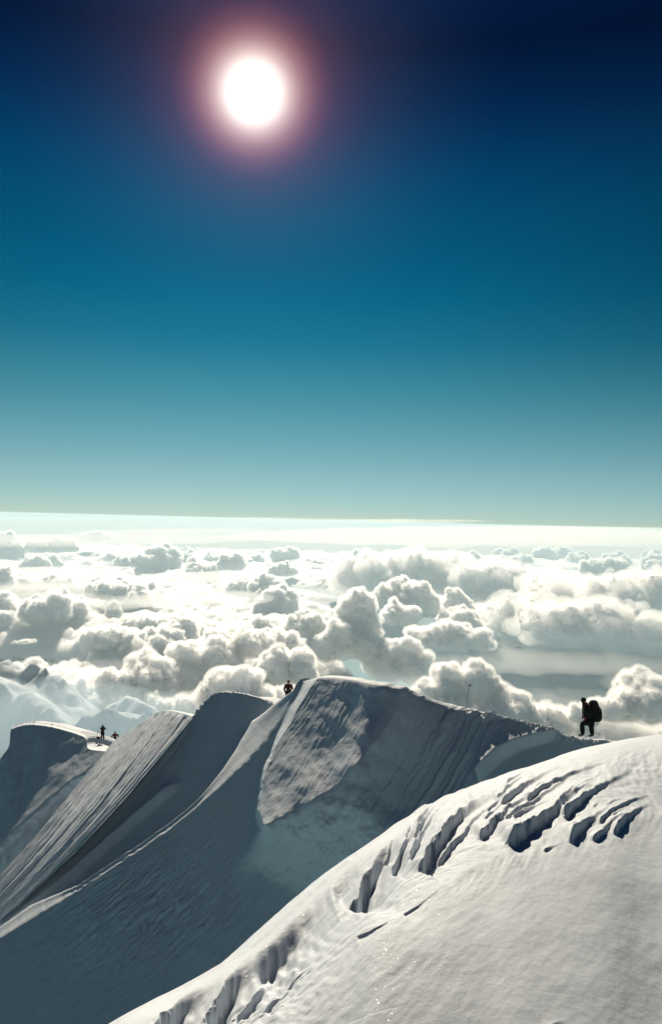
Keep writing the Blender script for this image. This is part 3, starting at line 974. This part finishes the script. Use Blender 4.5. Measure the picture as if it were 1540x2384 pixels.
SOFT = [
    (5, 940, 1283, 330, 1400, 10, 'soft grey cloud bank in the middle with a dark streaked centre'),
    (0, 1270, 1345, 300, 1490, 60, 'hazy bright cloud bank right of the cloud towers'),
    (5, 1490, 1330, 330, 1510, 20, 'wide pale cloud bank sinking toward the right edge'),
    (2, 1150, 1312, 260, 1420, 0, 'faint cloud veil between the soft grey bank and the right bank'),
    (2, 1390, 1400, 330, 1540, 160, 'ragged lower lobe of the pale right cloud bank over the blue gap'),
]
for c in SOFT:
    put_cloud(*c, soft=True)
rnd = random.Random(77)
n = 0
while n < 60:
    u, v = rnd.uniform(-60, 1600), 1290 + 230 * rnd.random() ** 1.3
    if (700 < u < 1560 and v > 1330) or (u < 230 and 1450 < v < 1560): continue
    h = (v - 1215) * rnd.uniform(.12, .30)
    put_cloud(rnd.choice((0, 3, 4, 5, 0, 3)), u, v - h, h * rnd.uniform(2.2, 3.4), v + h * .3, rnd.uniform(0, 360),
              'small cumulus head poking out of the bright cloud floor on the left', 'small cloud heads on the left')
    n += 1


def far_mountain(name, ridge, label, seed, base):
    """snow mountain: a ridge line through the picture points, flanks falling to both sides"""
    R_ = np.array([at(*p) for p in ridge])
    n_, m_ = 90, 140
    Rg = spline(R_, m_)
    off = np.linspace(-1, 1, n_)
    off = np.sign(off) * np.abs(off) ** 1.4 * 3600
    X = Rg[None, :, 0] - off[:, None] * .25
    Y = Rg[None, :, 1] - off[:, None]
    fall_ = np.abs(off)[:, None]
    rid = 1 - np.abs(fbm(X / 700., Y / 1500., 0, 4, seed)) * 2
    Z = Rg[None, :, 2] - fall_ * .72 + rid * 420 * np.minimum(1, fall_ / 260.) - 120 * np.minimum(1, fall_ / 300.)
    Z += 60 * fbm(X / 160., Y / 160., 0, 3, seed + 3) * np.minimum(1, fall_ / 200.)
    m, t, b = new_mat('mountain_snow')
    geo = N(t, 'ShaderNodeNewGeometry'); n1 = N(t, 'ShaderNodeTexNoise', i_Scale=1 / 260., i_Detail=7.0, i_Roughness=.65)
    t.links.new(geo.outputs['Position'], n1.inputs['Vector'])
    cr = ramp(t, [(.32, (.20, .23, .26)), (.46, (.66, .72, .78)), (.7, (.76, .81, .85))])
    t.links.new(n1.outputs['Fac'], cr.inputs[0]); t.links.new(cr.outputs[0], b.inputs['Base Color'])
    b.inputs['Roughness'].default_value = .9
    o = link(bpy.data.objects.new(name, sheet_mesh(name, np.stack([X, Y, Z], -1)[::-1], m)))
    return tag(o, label, kind='structure')


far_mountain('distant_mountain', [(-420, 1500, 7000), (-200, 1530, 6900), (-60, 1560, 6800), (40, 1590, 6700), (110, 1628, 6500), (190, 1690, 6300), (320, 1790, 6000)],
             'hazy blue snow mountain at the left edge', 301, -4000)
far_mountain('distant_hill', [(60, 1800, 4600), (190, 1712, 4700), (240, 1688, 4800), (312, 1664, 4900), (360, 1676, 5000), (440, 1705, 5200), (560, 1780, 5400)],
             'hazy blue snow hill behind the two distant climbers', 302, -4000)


def stratus(u0, u1, v, thick, d0, label, seed, mat=None, deep=9000, name='stratus_streak'):
    """long thin cloud streak far out near the eye level"""
    a, b_ = at(u0, v, d0), at(u1, v, d0)
    n_, m_ = 40, 90
    s_ = np.linspace(-1, 1, m_); q = np.linspace(0, 2 * math.pi, n_)
    cx = (a + b_) / 2; hx = (b_ - a) / 2
    prof = np.sqrt(np.maximum(0, 1 - s_ ** 2)) * (1 + .5 * fbm(s_ * 5, 0 * s_, 0, 3, seed))
    T = thick / F * d0
    X = cx[0] + hx[0] * s_[None, :] + 0 * q[:, None]
    Y = cx[1] + deep * np.cos(q)[:, None] * prof[None, :]
    Z = cx[2] + hx[2] * s_[None, :] + T * np.sin(q)[:, None] * prof[None, :] * (1 + .4 * fbm(X / deep * 1.5, Y / deep * 1.5, 0, 2, seed + 1))
    o = link(bpy.data.objects.new(name, sheet_mesh(name, np.stack([X, Y, Z], -1), mat or M_str)))
    return tag(o, label, 'cloud', 'thin cloud streaks along the horizon')


M_str = veil_material('stratus_mist', 1 / 60000.0, .5)
M_band = veil_material('stratus_band', 1 / 9000.0, .3)
stratus(-500, 800, 1207, 3, 86000, 'longest thin cloud streak along the horizon on the left', 401)
stratus(520, 1150, 1213, 5, 90000, 'thin cloud streak at the horizon in the middle', 402)
stratus(200, 620, 1236, 3, 36000, 'short cloud streak below the horizon on the left', 403, M_band)
stratus(520, 1750, 1246, 19, 27000, 'broad cream cloud band under the horizon in the middle and on the right', 404, M_band)
stratus(-320, 640, 1254, 7, 30000, 'lower cream cloud band behind the dark cumulus on the left', 406, M_band)
stratus(900, 1560, 1229, 3, 34000, 'narrow pale streak above the broad band on the right', 405, M_band)
M_mist = veil_material('valley_mist', 1 / 1500.0, .2)
M_mist.node_tree.nodes['Principled Volume'].inputs['Color'].default_value = (.70, .86, .97, 1)
o = stratus(-420, 520, 1690, 95, 4200, 'blue mist drifting in front of the mountain on the left', 410, M_mist, 700, 'mist_bank')
tag(o, kind='stuff')
for k_, u_, t_, w_, v_, lab in ((2, 905, 1512, 46, 1560, 'torn cloud scrap floating low between the grey tower and the cumulus peak'), (2, 60, 1488, 60, 1540, 'torn cloud scrap floating over the blue gap at the left edge')):
    put_cloud(k_, u_, t_, w_, v_, u_ % 180, lab, 'cloud scraps over the blue gaps', soft=True, hs=.55)
M_thin = veil_material('torn_mist', 1 / 2400.0, .45)
rnd = random.Random(31)
for i in range(16):
    v = rnd.uniform(1330, 1650)
    u = rnd.uniform(-80, 1560)
    d = -DECK / -ray(u, v + 40)[2]
    w = rnd.uniform(110, 300) * (1.2 if v > 1450 else 1)
    o = stratus(u - w, u + w, v, rnd.uniform(5, 15), d, 'thin veil of mist drifting among the cumulus heads', 500 + i * 3, M_thin, d * .09, 'mist_veil')
    for key in ('category', 'group'): del o[key]
    o['kind'] = 'stuff'

# ------------------------------------------------------------------ people and small things on the ridge
from mathutils.bvhtree import BVHTree


def plain(name, col, rough=.8, noise_scale=30.0):
    m, t, b = new_mat(name)
    n1 = N(t, 'ShaderNodeTexNoise', i_Scale=noise_scale, i_Detail=3.0)
    tc_ = N(t, 'ShaderNodeTexCoord'); t.links.new(tc_.outputs['Object'], n1.inputs['Vector'])
    cr = ramp(t, [(.3, tuple(c * .75 for c in col)), (.7, col)])
    t.links.new(n1.outputs['Fac'], cr.inputs[0]); t.links.new(cr.outputs[0], b.inputs['Base Color'])
    b.inputs['Roughness'].default_value = rough
    return m


M_black = plain('black_cloth', (.0045, .0045, .005), .95); M_trouser = plain('dark_trousers', (.004, .0045, .005), .95)
M_red = plain('red_cloth', (.30, .012, .015)); M_maroon = plain('dark_red_cloth', (.085, .012, .012)); M_pack = plain('pack_cloth', (.004, .0045, .005), .95); M_teal = plain('teal_lid_cloth', (.003, .018, .017))
M_dkred = plain('worn_red_cloth', (.045, .008, .008)); M_skin = plain('skin', (.30, .17, .12), .6); M_brown = plain('brown_hat_wool', (.09, .05, .018)); M_boot = plain('boot_leather', (.012, .012, .013), .5)
M_grey = plain('grey_metal', (.22, .23, .24), .35); M_cane = plain('bamboo', (.20, .17, .11), .7); M_bluegrey = plain('blue_grey_hood', (.03, .05, .06))


def skin_mesh(name, verts, edges, radii, mat, root=0, sub=2):
    me = bpy.data.meshes.new(name)
    me.from_pydata([tuple(v) for v in verts], edges, [])
    o = bpy.data.objects.new(name, me); S.collection.objects.link(o)
    md = o.modifiers.new('skin', 'SKIN'); md.use_smooth_shade = True
    for i, r in enumerate(radii):
        sv = me.skin_vertices[0].data[i]
        r = r if isinstance(r, (tuple, list)) else (r, r)
        sv.radius = r
        sv.use_root = i == root
    if sub:
        ms = o.modifiers.new('sub', 'SUBSURF'); ms.levels = sub; ms.render_levels = sub
    dg = bpy.context.evaluated_depsgraph_get()
    out = bpy.data.meshes.new_from_object(o.evaluated_get(dg))
    bpy.data.objects.remove(o); bpy.data.meshes.remove(me)
    out.name = name
    out.materials.clear(); out.materials.append(mat)
    for p in out.polygons: p.use_smooth = True
    return out


def ball(name, c, r, mat, seg=16, squash=(1, 1, 1), rot=None, bumpy=0.0, seed=0, flat=None):
    bm = bmesh.new(); bmesh.ops.create_icosphere(bm, subdivisions=3, radius=1.0)
    for v in bm.verts:
        p = v.co.copy()
        if bumpy: p *= 1 + bumpy * float(noise(p.x * 2, p.y * 2, p.z * 2 + .01, seed))
        p = Vector((p.x * squash[0], p.y * squash[1], p.z * squash[2])) * r
        if flat is not None and p.z < flat: p.z = flat
        if rot: p = rot @ p
        v.co = p + Vector(c)
    me = bpy.data.meshes.new(name); bm.to_mesh(me); bm.free()
    for p in me.polygons: p.use_smooth = True
    me.materials.append(mat)
    return me


def glove(name, wrist, hand, mat):
    """palm with four curled fingers and a thumb"""
    w, h = Vector(wrist), Vector(hand)
    d = (h - w).normalized(); side = d.cross(Vector((0, 1, 0))); side = side.normalized() if side.length > .1 else Vector((1, 0, 0))
    nrm = side.cross(d).normalized()
    V = [w, w + d * .05, w + d * .10]; E = [(0, 1), (1, 2)]; Rr = [.042, .045, .043]
    for i, (off, ln) in enumerate(((-.036, .060), (-.012, .075), (.012, .07), (.036, .055))):
        b0 = len(V)
        V += [w + d * .115 + nrm * off, w + d * (.115 + ln * .6) + nrm * off + side * .012, w + d * (.115 + ln * .85) + nrm * off + side * .045]
        Rr += [.014, .013, .011]; E += [(2, b0), (b0, b0 + 1), (b0 + 1, b0 + 2)]
    b0 = len(V)
    V += [w + d * .06 - nrm * .05 + side * .015, w + d * .10 - nrm * .065 + side * .04]; Rr += [.017, .013]; E += [(1, b0), (b0, b0 + 1)]
    return skin_mesh(name, V, E, Rr, mat, 1, 1)


def person(loc, J, label, mats, group=None, rotz=0.0, b_=1.0):
    """J: joint -> (x, y, z) in metres over the feet; one continuous body, clothes as children"""
    A = {k: Vector(v) for k, v in J.items()}
    names = ['pelvis', 'belly', 'chest', 'neck', 'head', 'hl', 'kl', 'al', 'tl', 'hr', 'kr', 'ar', 'tr', 'sl', 'el', 'wl', 'sr', 'er', 'wr']
    R0 = [.13, .125, .14, .058, .085, .085, .062, .048, .035, .085, .062, .048, .035, .065, .045, .035, .065, .045, .035]
    E = [('pelvis', 'belly'), ('belly', 'chest'), ('chest', 'neck'), ('neck', 'head'), ('pelvis', 'hl'), ('hl', 'kl'), ('kl', 'al'), ('al', 'tl'), ('pelvis', 'hr'),
         ('hr', 'kr'), ('kr', 'ar'), ('ar', 'tr'), ('chest', 'sl'), ('sl', 'el'), ('el', 'wl'), ('chest', 'sr'), ('sr', 'er'), ('er', 'wr')]
    ix = {n: i for i, n in enumerate(names)}
    me = skin_mesh('person', [A[n] for n in names], [(ix[a], ix[b]) for a, b in E], R0, M_skin)
    o = link(bpy.data.objects.new('person', me))
    o.location = loc; o.rotation_euler = (0, 0, rotz)
    tag(o, label, 'person', group)

    def chain(name, keys, rad, mat, ext=None):
        idx = {k: i for i, k in enumerate(keys)}
        ed = [(idx[a], idx[b]) for a, b in E if a in idx and b in idx]
        return link(bpy.data.objects.new(name, skin_mesh(name, [A[k] for k in keys], ed, rad, mat)), o)
    jk = ['pelvis', 'belly', 'chest', 'neck', 'sl', 'el', 'wl', 'sr', 'er', 'wr']
    chain('jacket', jk, [b_ * .19, b_ * .185, b_ * .20, .095, .115, .098, .07, .115, .098, .07], mats['jacket'])
    lift = {k: A[k] for k in A}
    tk = ['pelvis', 'hl', 'kl', 'al', 'hr', 'kr', 'ar']
    chain('trousers', tk, [.18, .14, .112, .098, .14, .112, .098], mats['trousers'])
    fw = (A['nose'] - A['head']).normalized()
    up = (A['head'] - A['neck']).normalized()
    for s_ in ('l', 'r'):
        a, t_ = A['a' + s_], A['t' + s_]
        f = (t_ - a); f.z = 0; f.normalize()
        base = Vector((a.x, a.y, min(a.z, t_.z) - .005))
        V = [a + Vector((0, 0, .10)), a + Vector((0, 0, .0)), base - f * .06 + Vector((0, 0, .01)), base + f * .08, base + f * .19]
        link(bpy.data.objects.new('boot', skin_mesh('boot', V, [(0, 1), (1, 2), (1, 3), (3, 4)], [.062, .062, .045, .048, .04], M_boot, 1)), o)
        w = A['w' + s_]; e = A['e' + s_]; hd = A.get('g' + s_, w + (w - e).normalized() * .1)
        link(bpy.data.objects.new('glove', glove('glove', w, hd, mats.get('glove', M_black))), o)
    c = A['head'] + up * .045
    rot = Vector((0, 0, 1)).rotation_difference(up).to_matrix()
    link(bpy.data.objects.new('hat', ball('hat', c, .122, mats['hat'], squash=(.98, .98, 1.05), rot=rot, flat=-.035)), o)
    # face: nose, eyes behind dark glasses, mouth
    side = fw.cross(up).normalized()
    link(bpy.data.objects.new('nose', ball('nose', A['head'] + fw * .10 - up * .015, .018, M_skin, squash=(.8, .8, 1.3))), o)
    for k in (-1, 1):
        link(bpy.data.objects.new('eye', ball('eye', A['head'] + fw * .082 + side * .035 * k + up * .012, .020, M_black)), o)
        link(bpy.data.objects.new('ear', ball('ear', A['head'] + side * .088 * k - up * .01, .026, M_skin, squash=(.6, .6, 1.2))), o)
    link(bpy.data.objects.new('mouth', ball('mouth', A['head'] + fw * .085 - up * .062, .018, M_maroon, squash=(1, 1, .4))), o)
    if mats.get('hood'):
        link(bpy.data.objects.new('collar', ball('collar', A['neck'] + up * .03, .125, mats['hood'], squash=(1, 1, 1.0), rot=rot)), o)
    return o


def bvh_of(*names):
    r = []
    for n in names:
        me = bpy.data.objects[n].data
        r.append(BVHTree.FromPolygons([v.co.copy() for v in me.vertices], [tuple(p.vertices) for p in me.polygons]))
    return r


def ground(bv, x, y, z0=5):
    best = None
    for b in bv:
        h = b.ray_cast(Vector((x, y, z0)), Vector((0, 0, -1)))
        if h[0] is not None and (best is None or h[0].z > best): best = h[0].z
    return best


# --- the near climber with the big pack, stepping down to the left
k = .00192
jz = lambda zx, zy, y=0.0: ((zx - 720) * k, y, (1165 - zy) * k)
J1 = dict(pelvis=jz(765, 780), belly=jz(722, 680), chest=jz(697, 565), neck=jz(662, 462), head=jz(632, 380), nose=jz(592, 402),
          hl=jz(745, 800, -.11), kl=jz(580, 850, -.12), al=jz(598, 1080, -.12), tl=jz(540, 1100, -.12),
          hr=jz(795, 815, .10), kr=jz(822, 950, .11), ar=jz(850, 1118, .11), tr=jz(800, 1140, .11),
          sl=jz(692, 508, -.20), el=jz(708, 640, -.24), wl=jz(662, 715, -.17), gl=jz(632, 750, -.15),
          sr=jz(682, 505, .20), er=jz(690, 625, .25), wr=jz(650, 700, .16), gr=jz(628, 738, .12))
bv_ridge = bvh_of('corniced_ridge', 'foreground_snow_slope')
pl2 = Plane(DARK_N, at(1000, 1620, 39.2))
foot1 = at(1365.5, 1716.5, 33.6)
gz = max(ground(bv_ridge, foot1[0] + .02 + J1['ar'][0] - .1, foot1[1] + .11) or -99, -99)
P1 = Vector((foot1[0], foot1[1], foot1[2]))
print('climber ground', gz, 'foot', P1.z + J1['tr'][2], ground(bv_ridge, P1.x + J1['al'][0], P1.y - .12), P1.z + J1['al'][2])
climber = person(P1, J1, 'black dressed climber bent under a big backpack walking down the crest on the right',
                 dict(jacket=M_black, trousers=M_trouser, hat=M_black, glove=M_red, hood=M_maroon), 'climbers on the snow ridge', b_=1.22)


def backpack(loc, scale, label, big=True, rotz=0.0):
    """tall mountain pack: main sack, lid, side pouch, hip belt, shoulder straps, hanging strap"""
    t = link(bpy.data.objects.new('backpack', None)); t.location = loc; t.scale = (scale,) * 3; t.rotation_euler = (0, 0, rotz)
    tag(t, label, 'backpack')
    sack = bmesh.new()
    for (cx, cz, rx, rz, ry) in ((885, 645, .275, .345, .21), (845, 470, .20, .22, .19)):
        ret = bmesh.ops.create_icosphere(sack, subdivisions=4, radius=1.0)
        c = Vector(jz(cx, cz))
        for v in ret['verts']:
            p = v.co
            l4 = (abs(p.x) ** 2.8 + abs(p.y) ** 2.8 + abs(p.z) ** 2.8) ** (1 / 2.8)
            p = p / l4
            p = p * (1 + .03 * float(noise(p.x * 3, p.y * 3, p.z * 3 + .01, 9)))
            v.co = c + Vector((p.x * rx - .02 * p.z, p.y * ry, p.z * rz))
    me = bpy.data.meshes.new('sack'); sack.to_mesh(me); sack.free(); me.materials.append(M_pack)
    for p in me.polygons: p.use_smooth = True
    link(bpy.data.objects.new('sack', me), t)
    link(bpy.data.objects.new('lid', ball('lid', jz(842, 395), .17, M_teal, squash=(1.0, 1.0, .62), bumpy=.1)), t)
    for s_ in (-1, 1):
        V = [jz(900, 620, s_ * .21), jz(905, 760, s_ * .21)]
        link(bpy.data.objects.new('side_pouch', skin_mesh('side_pouch', V, [(0, 1)], [.08, .085], M_pack)), t)
        V = [jz(790, 440, s_ * .13), jz(715, 445, s_ * .15), jz(655, 520, s_ * .15), jz(670, 620, s_ * .17), jz(780, 690, s_ * .17)]
        link(bpy.data.objects.new('shoulder_strap', skin_mesh('shoulder_strap', V, [(i, i + 1) for i in range(4)], [.022] * 5, M_pack, 0, 1)), t)
    V = [jz(955, 800, -.05), jz(935, 850, -.06), jz(922, 890, -.06)]
    link(bpy.data.objects.new('hanging_strap', skin_mesh('hanging_strap', V, [(0, 1), (1, 2)], [.012, .010, .010], M_pack, 0, 1)), t)
    V = [jz(935, 425, -.06), jz(960, 500, -.07), jz(1000, 580, -.06)]
    link(bpy.data.objects.new('compression_strap', skin_mesh('compression_strap', V, [(0, 1), (1, 2)], [.010, .010, .010], M_pack, 0, 1)), t)
    return t


backpack(P1, 1.0, 'big black backpack with a teal lid on the back of the walking climber')

# --- the lone climber below the crest, seen from behind
J2 = dict(pelvis=(0, 0, .92), belly=(0, 0, 1.08), chest=(0, 0, 1.30), neck=(0, 0, 1.49), head=(0, 0, 1.62), nose=(.0, .1, 1.61),
          hl=(-.10, 0, .86), kl=(-.13, .05, .48), al=(-.14, 0, .10), tl=(-.15, .12, .04), hr=(.10, 0, .86), kr=(.13, .05, .48), ar=(.14, 0, .10), tr=(.15, .12, .04),
          sl=(-.21, 0, 1.40), el=(-.31, -.04, 1.12), wl=(-.28, .06, .90), sr=(.21, 0, 1.40), er=(.31, -.02, 1.16), wr=(.22, .14, 1.02))
top2 = at(671.5, 1584.0, 60.5)
p2 = person(Vector((top2[0], top2[1], top2[2] - 1.765)), J2, 'climber with a brown hat and red sleeve half hidden behind the high cornice',
            dict(jacket=M_dkred, trousers=M_trouser, hat=M_brown), 'climbers on the snow ridge')
link(bpy.data.objects.new('vest', skin_mesh('vest', [(0, 0, 1.0), (0, -.01, 1.2), (0, -.01, 1.42)], [(0, 1), (1, 2)], [(.20, .185), (.21, .19), (.17, .14)], M_black)), p2)

# --- two far climbers on the block
J3 = dict(pelvis=(0, 0, .92), belly=(0, 0, 1.08), chest=(0, 0, 1.30), neck=(0, 0, 1.49), head=(0, 0, 1.62), nose=(-.05, .1, 1.61),
          hl=(-.10, 0, .86), kl=(-.10, .03, .48), al=(-.12, 0, .10), tl=(-.16, -.10, .04), hr=(.10, 0, .86), kr=(.14, .03, .48), ar=(.17, 0, .10), tr=(.20, -.10, .04),
          sl=(-.20, 0, 1.40), el=(-.30, .12, 1.24), wl=(-.12, .28, 1.42), sr=(.20, 0, 1.40), er=(.32, .10, 1.22), wr=(.14, .27, 1.40))
bv_blk = bvh_of('far_snow_block')
hit = bv_blk[0].ray_cast(Vector((0, 0, 0)), Vector(ray(238.6, 1722.0)).normalized())
f3 = at(238.6, 1722.0, 101.0)
g3 = f3[2]
if hit[0] is not None and 85 < hit[0].y < 118: f3 = np.array(hit[0]); g3 = f3[2]
print('p3', f3, g3)
p3 = person(Vector((f3[0], f3[1], g3 if g3 is not None and abs(g3 - f3[2]) < 1.5 else f3[2])), J3, 'standing climber in a long dark jacket with raised hands on the far block',
            dict(jacket=M_black, trousers=M_trouser, hat=M_bluegrey, hood=M_bluegrey), 'climbers on the snow ridge')
J4 = dict(J3)
J4.update(el=(-.36, 0, 1.16), wl=(-.46, -.02, .90), er=(.40, 0, 1.22), wr=(.52, .05, 1.06), sl=(-.21, 0, 1.40), sr=(.21, 0, 1.40))
top4 = at(268.3, 1703.0, 104.0)
p4 = person(Vector((top4[0], top4[1], top4[2] - 1.765)), J4, 'climber in a dark red jacket rising from behind the fluted slope',
            dict(jacket=M_maroon, trousers=M_trouser, hat=M_bluegrey), 'climbers on the snow ridge')

# small sack and a pole left of the standing climber
gx = Vector(at(228.5, 1720.0, 100.5))
hit = bv_blk[0].ray_cast(Vector((0, 0, 0)), Vector(ray(228.5, 1720.0)).normalized())
if hit[0] is not None and 85 < hit[0].y < 118: gx = hit[0]
t = link(bpy.data.objects.new('rucksack', None)); t.location = gx
tag(t, 'small dark rucksack lying in the snow left of the standing climber', 'rucksack')
link(bpy.data.objects.new('sack', skin_mesh('sack', [(-.20, 0, .10), (0, 0, .14), (.2, 0, .11)], [(0, 1), (1, 2)], [(.12, .1), (.16, .14), (.12, .1)], M_pack, 1)), t)
link(bpy.data.objects.new('lid', skin_mesh('lid', [(.2, 0, .15), (.31, 0, .11)], [(0, 1)], [(.12, .07), (.10, .05)], M_black)), t)
t = link(bpy.data.objects.new('trekking_pole', None)); t.location = gx + Vector((-.18, .02, 0))
tag(t, 'thin trekking pole stuck in the snow beside the small rucksack', 'pole')
link(bpy.data.objects.new('shaft', skin_mesh('shaft', [(0, 0, -.1), (.13, 0, .85)], [(0, 1)], [.014, .016], M_grey, 0, 0)), t)
link(bpy.data.objects.new('grip', skin_mesh('grip', [(.13, 0, .85), (.15, 0, 1.0)], [(0, 1)], [.026, .03], M_black, 0, 1)), t)

# wand with a red scrap of flag
b0 = Vector(at(1082.5, 1650, 37.9)); b1 = Vector(at(1091.5, 1593, 37.9))
t = link(bpy.data.objects.new('trail_marker', None)); t.location = b0
tag(t, 'thin leaning bamboo trail wand with a red tip on the crest', 'marker')
link(bpy.data.objects.new('pole', skin_mesh('pole', [Vector((0, 0, -.3)), (b1 - b0)], [(0, 1)], [.012, .009], M_cane, 0, 0)), t)
bm = bmesh.new()
e = b1 - b0
q = [(0, 0, 0), (.075, .01, -.01), (.085, -.01, -.085), (.0, .0, -.095)]
vs_ = [bm.verts.new(e + Vector(p)) for p in q] + [bm.verts.new(e + Vector(p) + Vector((0, .012, 0))) for p in q]
for f in ((0, 1, 2, 3), (7, 6, 5, 4), (0, 4, 5, 1), (1, 5, 6, 2), (2, 6, 7, 3), (3, 7, 4, 0)): bm.faces.new([vs_[i] for i in f])
me = bpy.data.meshes.new('flag'); bm.to_mesh(me); bm.free(); me.materials.append(M_red)
link(bpy.data.objects.new('flag', me), t)

# trampled crumbs along the track
rnd = random.Random(5)
bm = bmesh.new()
co_track = spline([(1128, 1658), (1165, 1666), (1200, 1678), (1250, 1692), (1290, 1704), (1345, 1718), (1385, 1722)], 60)
for i in range(420):
    a = co_track[rnd.randrange(60)]
    u, v = a[0] + rnd.gauss(0, 6), a[1] + abs(rnd.gauss(0, 7)) + 1
    p = pl2(u, v); z = ground(bv_ridge[:1], p[0], p[1], 3)
    if z is None or abs(z - p[2]) > 1.2: continue
    r = rnd.uniform(.02, .07)
    ret = bmesh.ops.create_icosphere(bm, subdivisions=1, radius=r)
    for w in ret['verts']:
        w.co = Vector((w.co.x * rnd.uniform(.8, 1.4), w.co.y * rnd.uniform(.8, 1.3), w.co.z * rnd.uniform(.6, 1.0))) + Vector((p[0], p[1], z + r * .2))
me = bpy.data.meshes.new('snow_crumbs'); bm.to_mesh(me); bm.free(); me.materials.append(M_mid)
tag(link(bpy.data.objects.new('snow_crumbs', me)), 'lumps of trodden snow along the track on the crest', 'snow', kind='stuff')
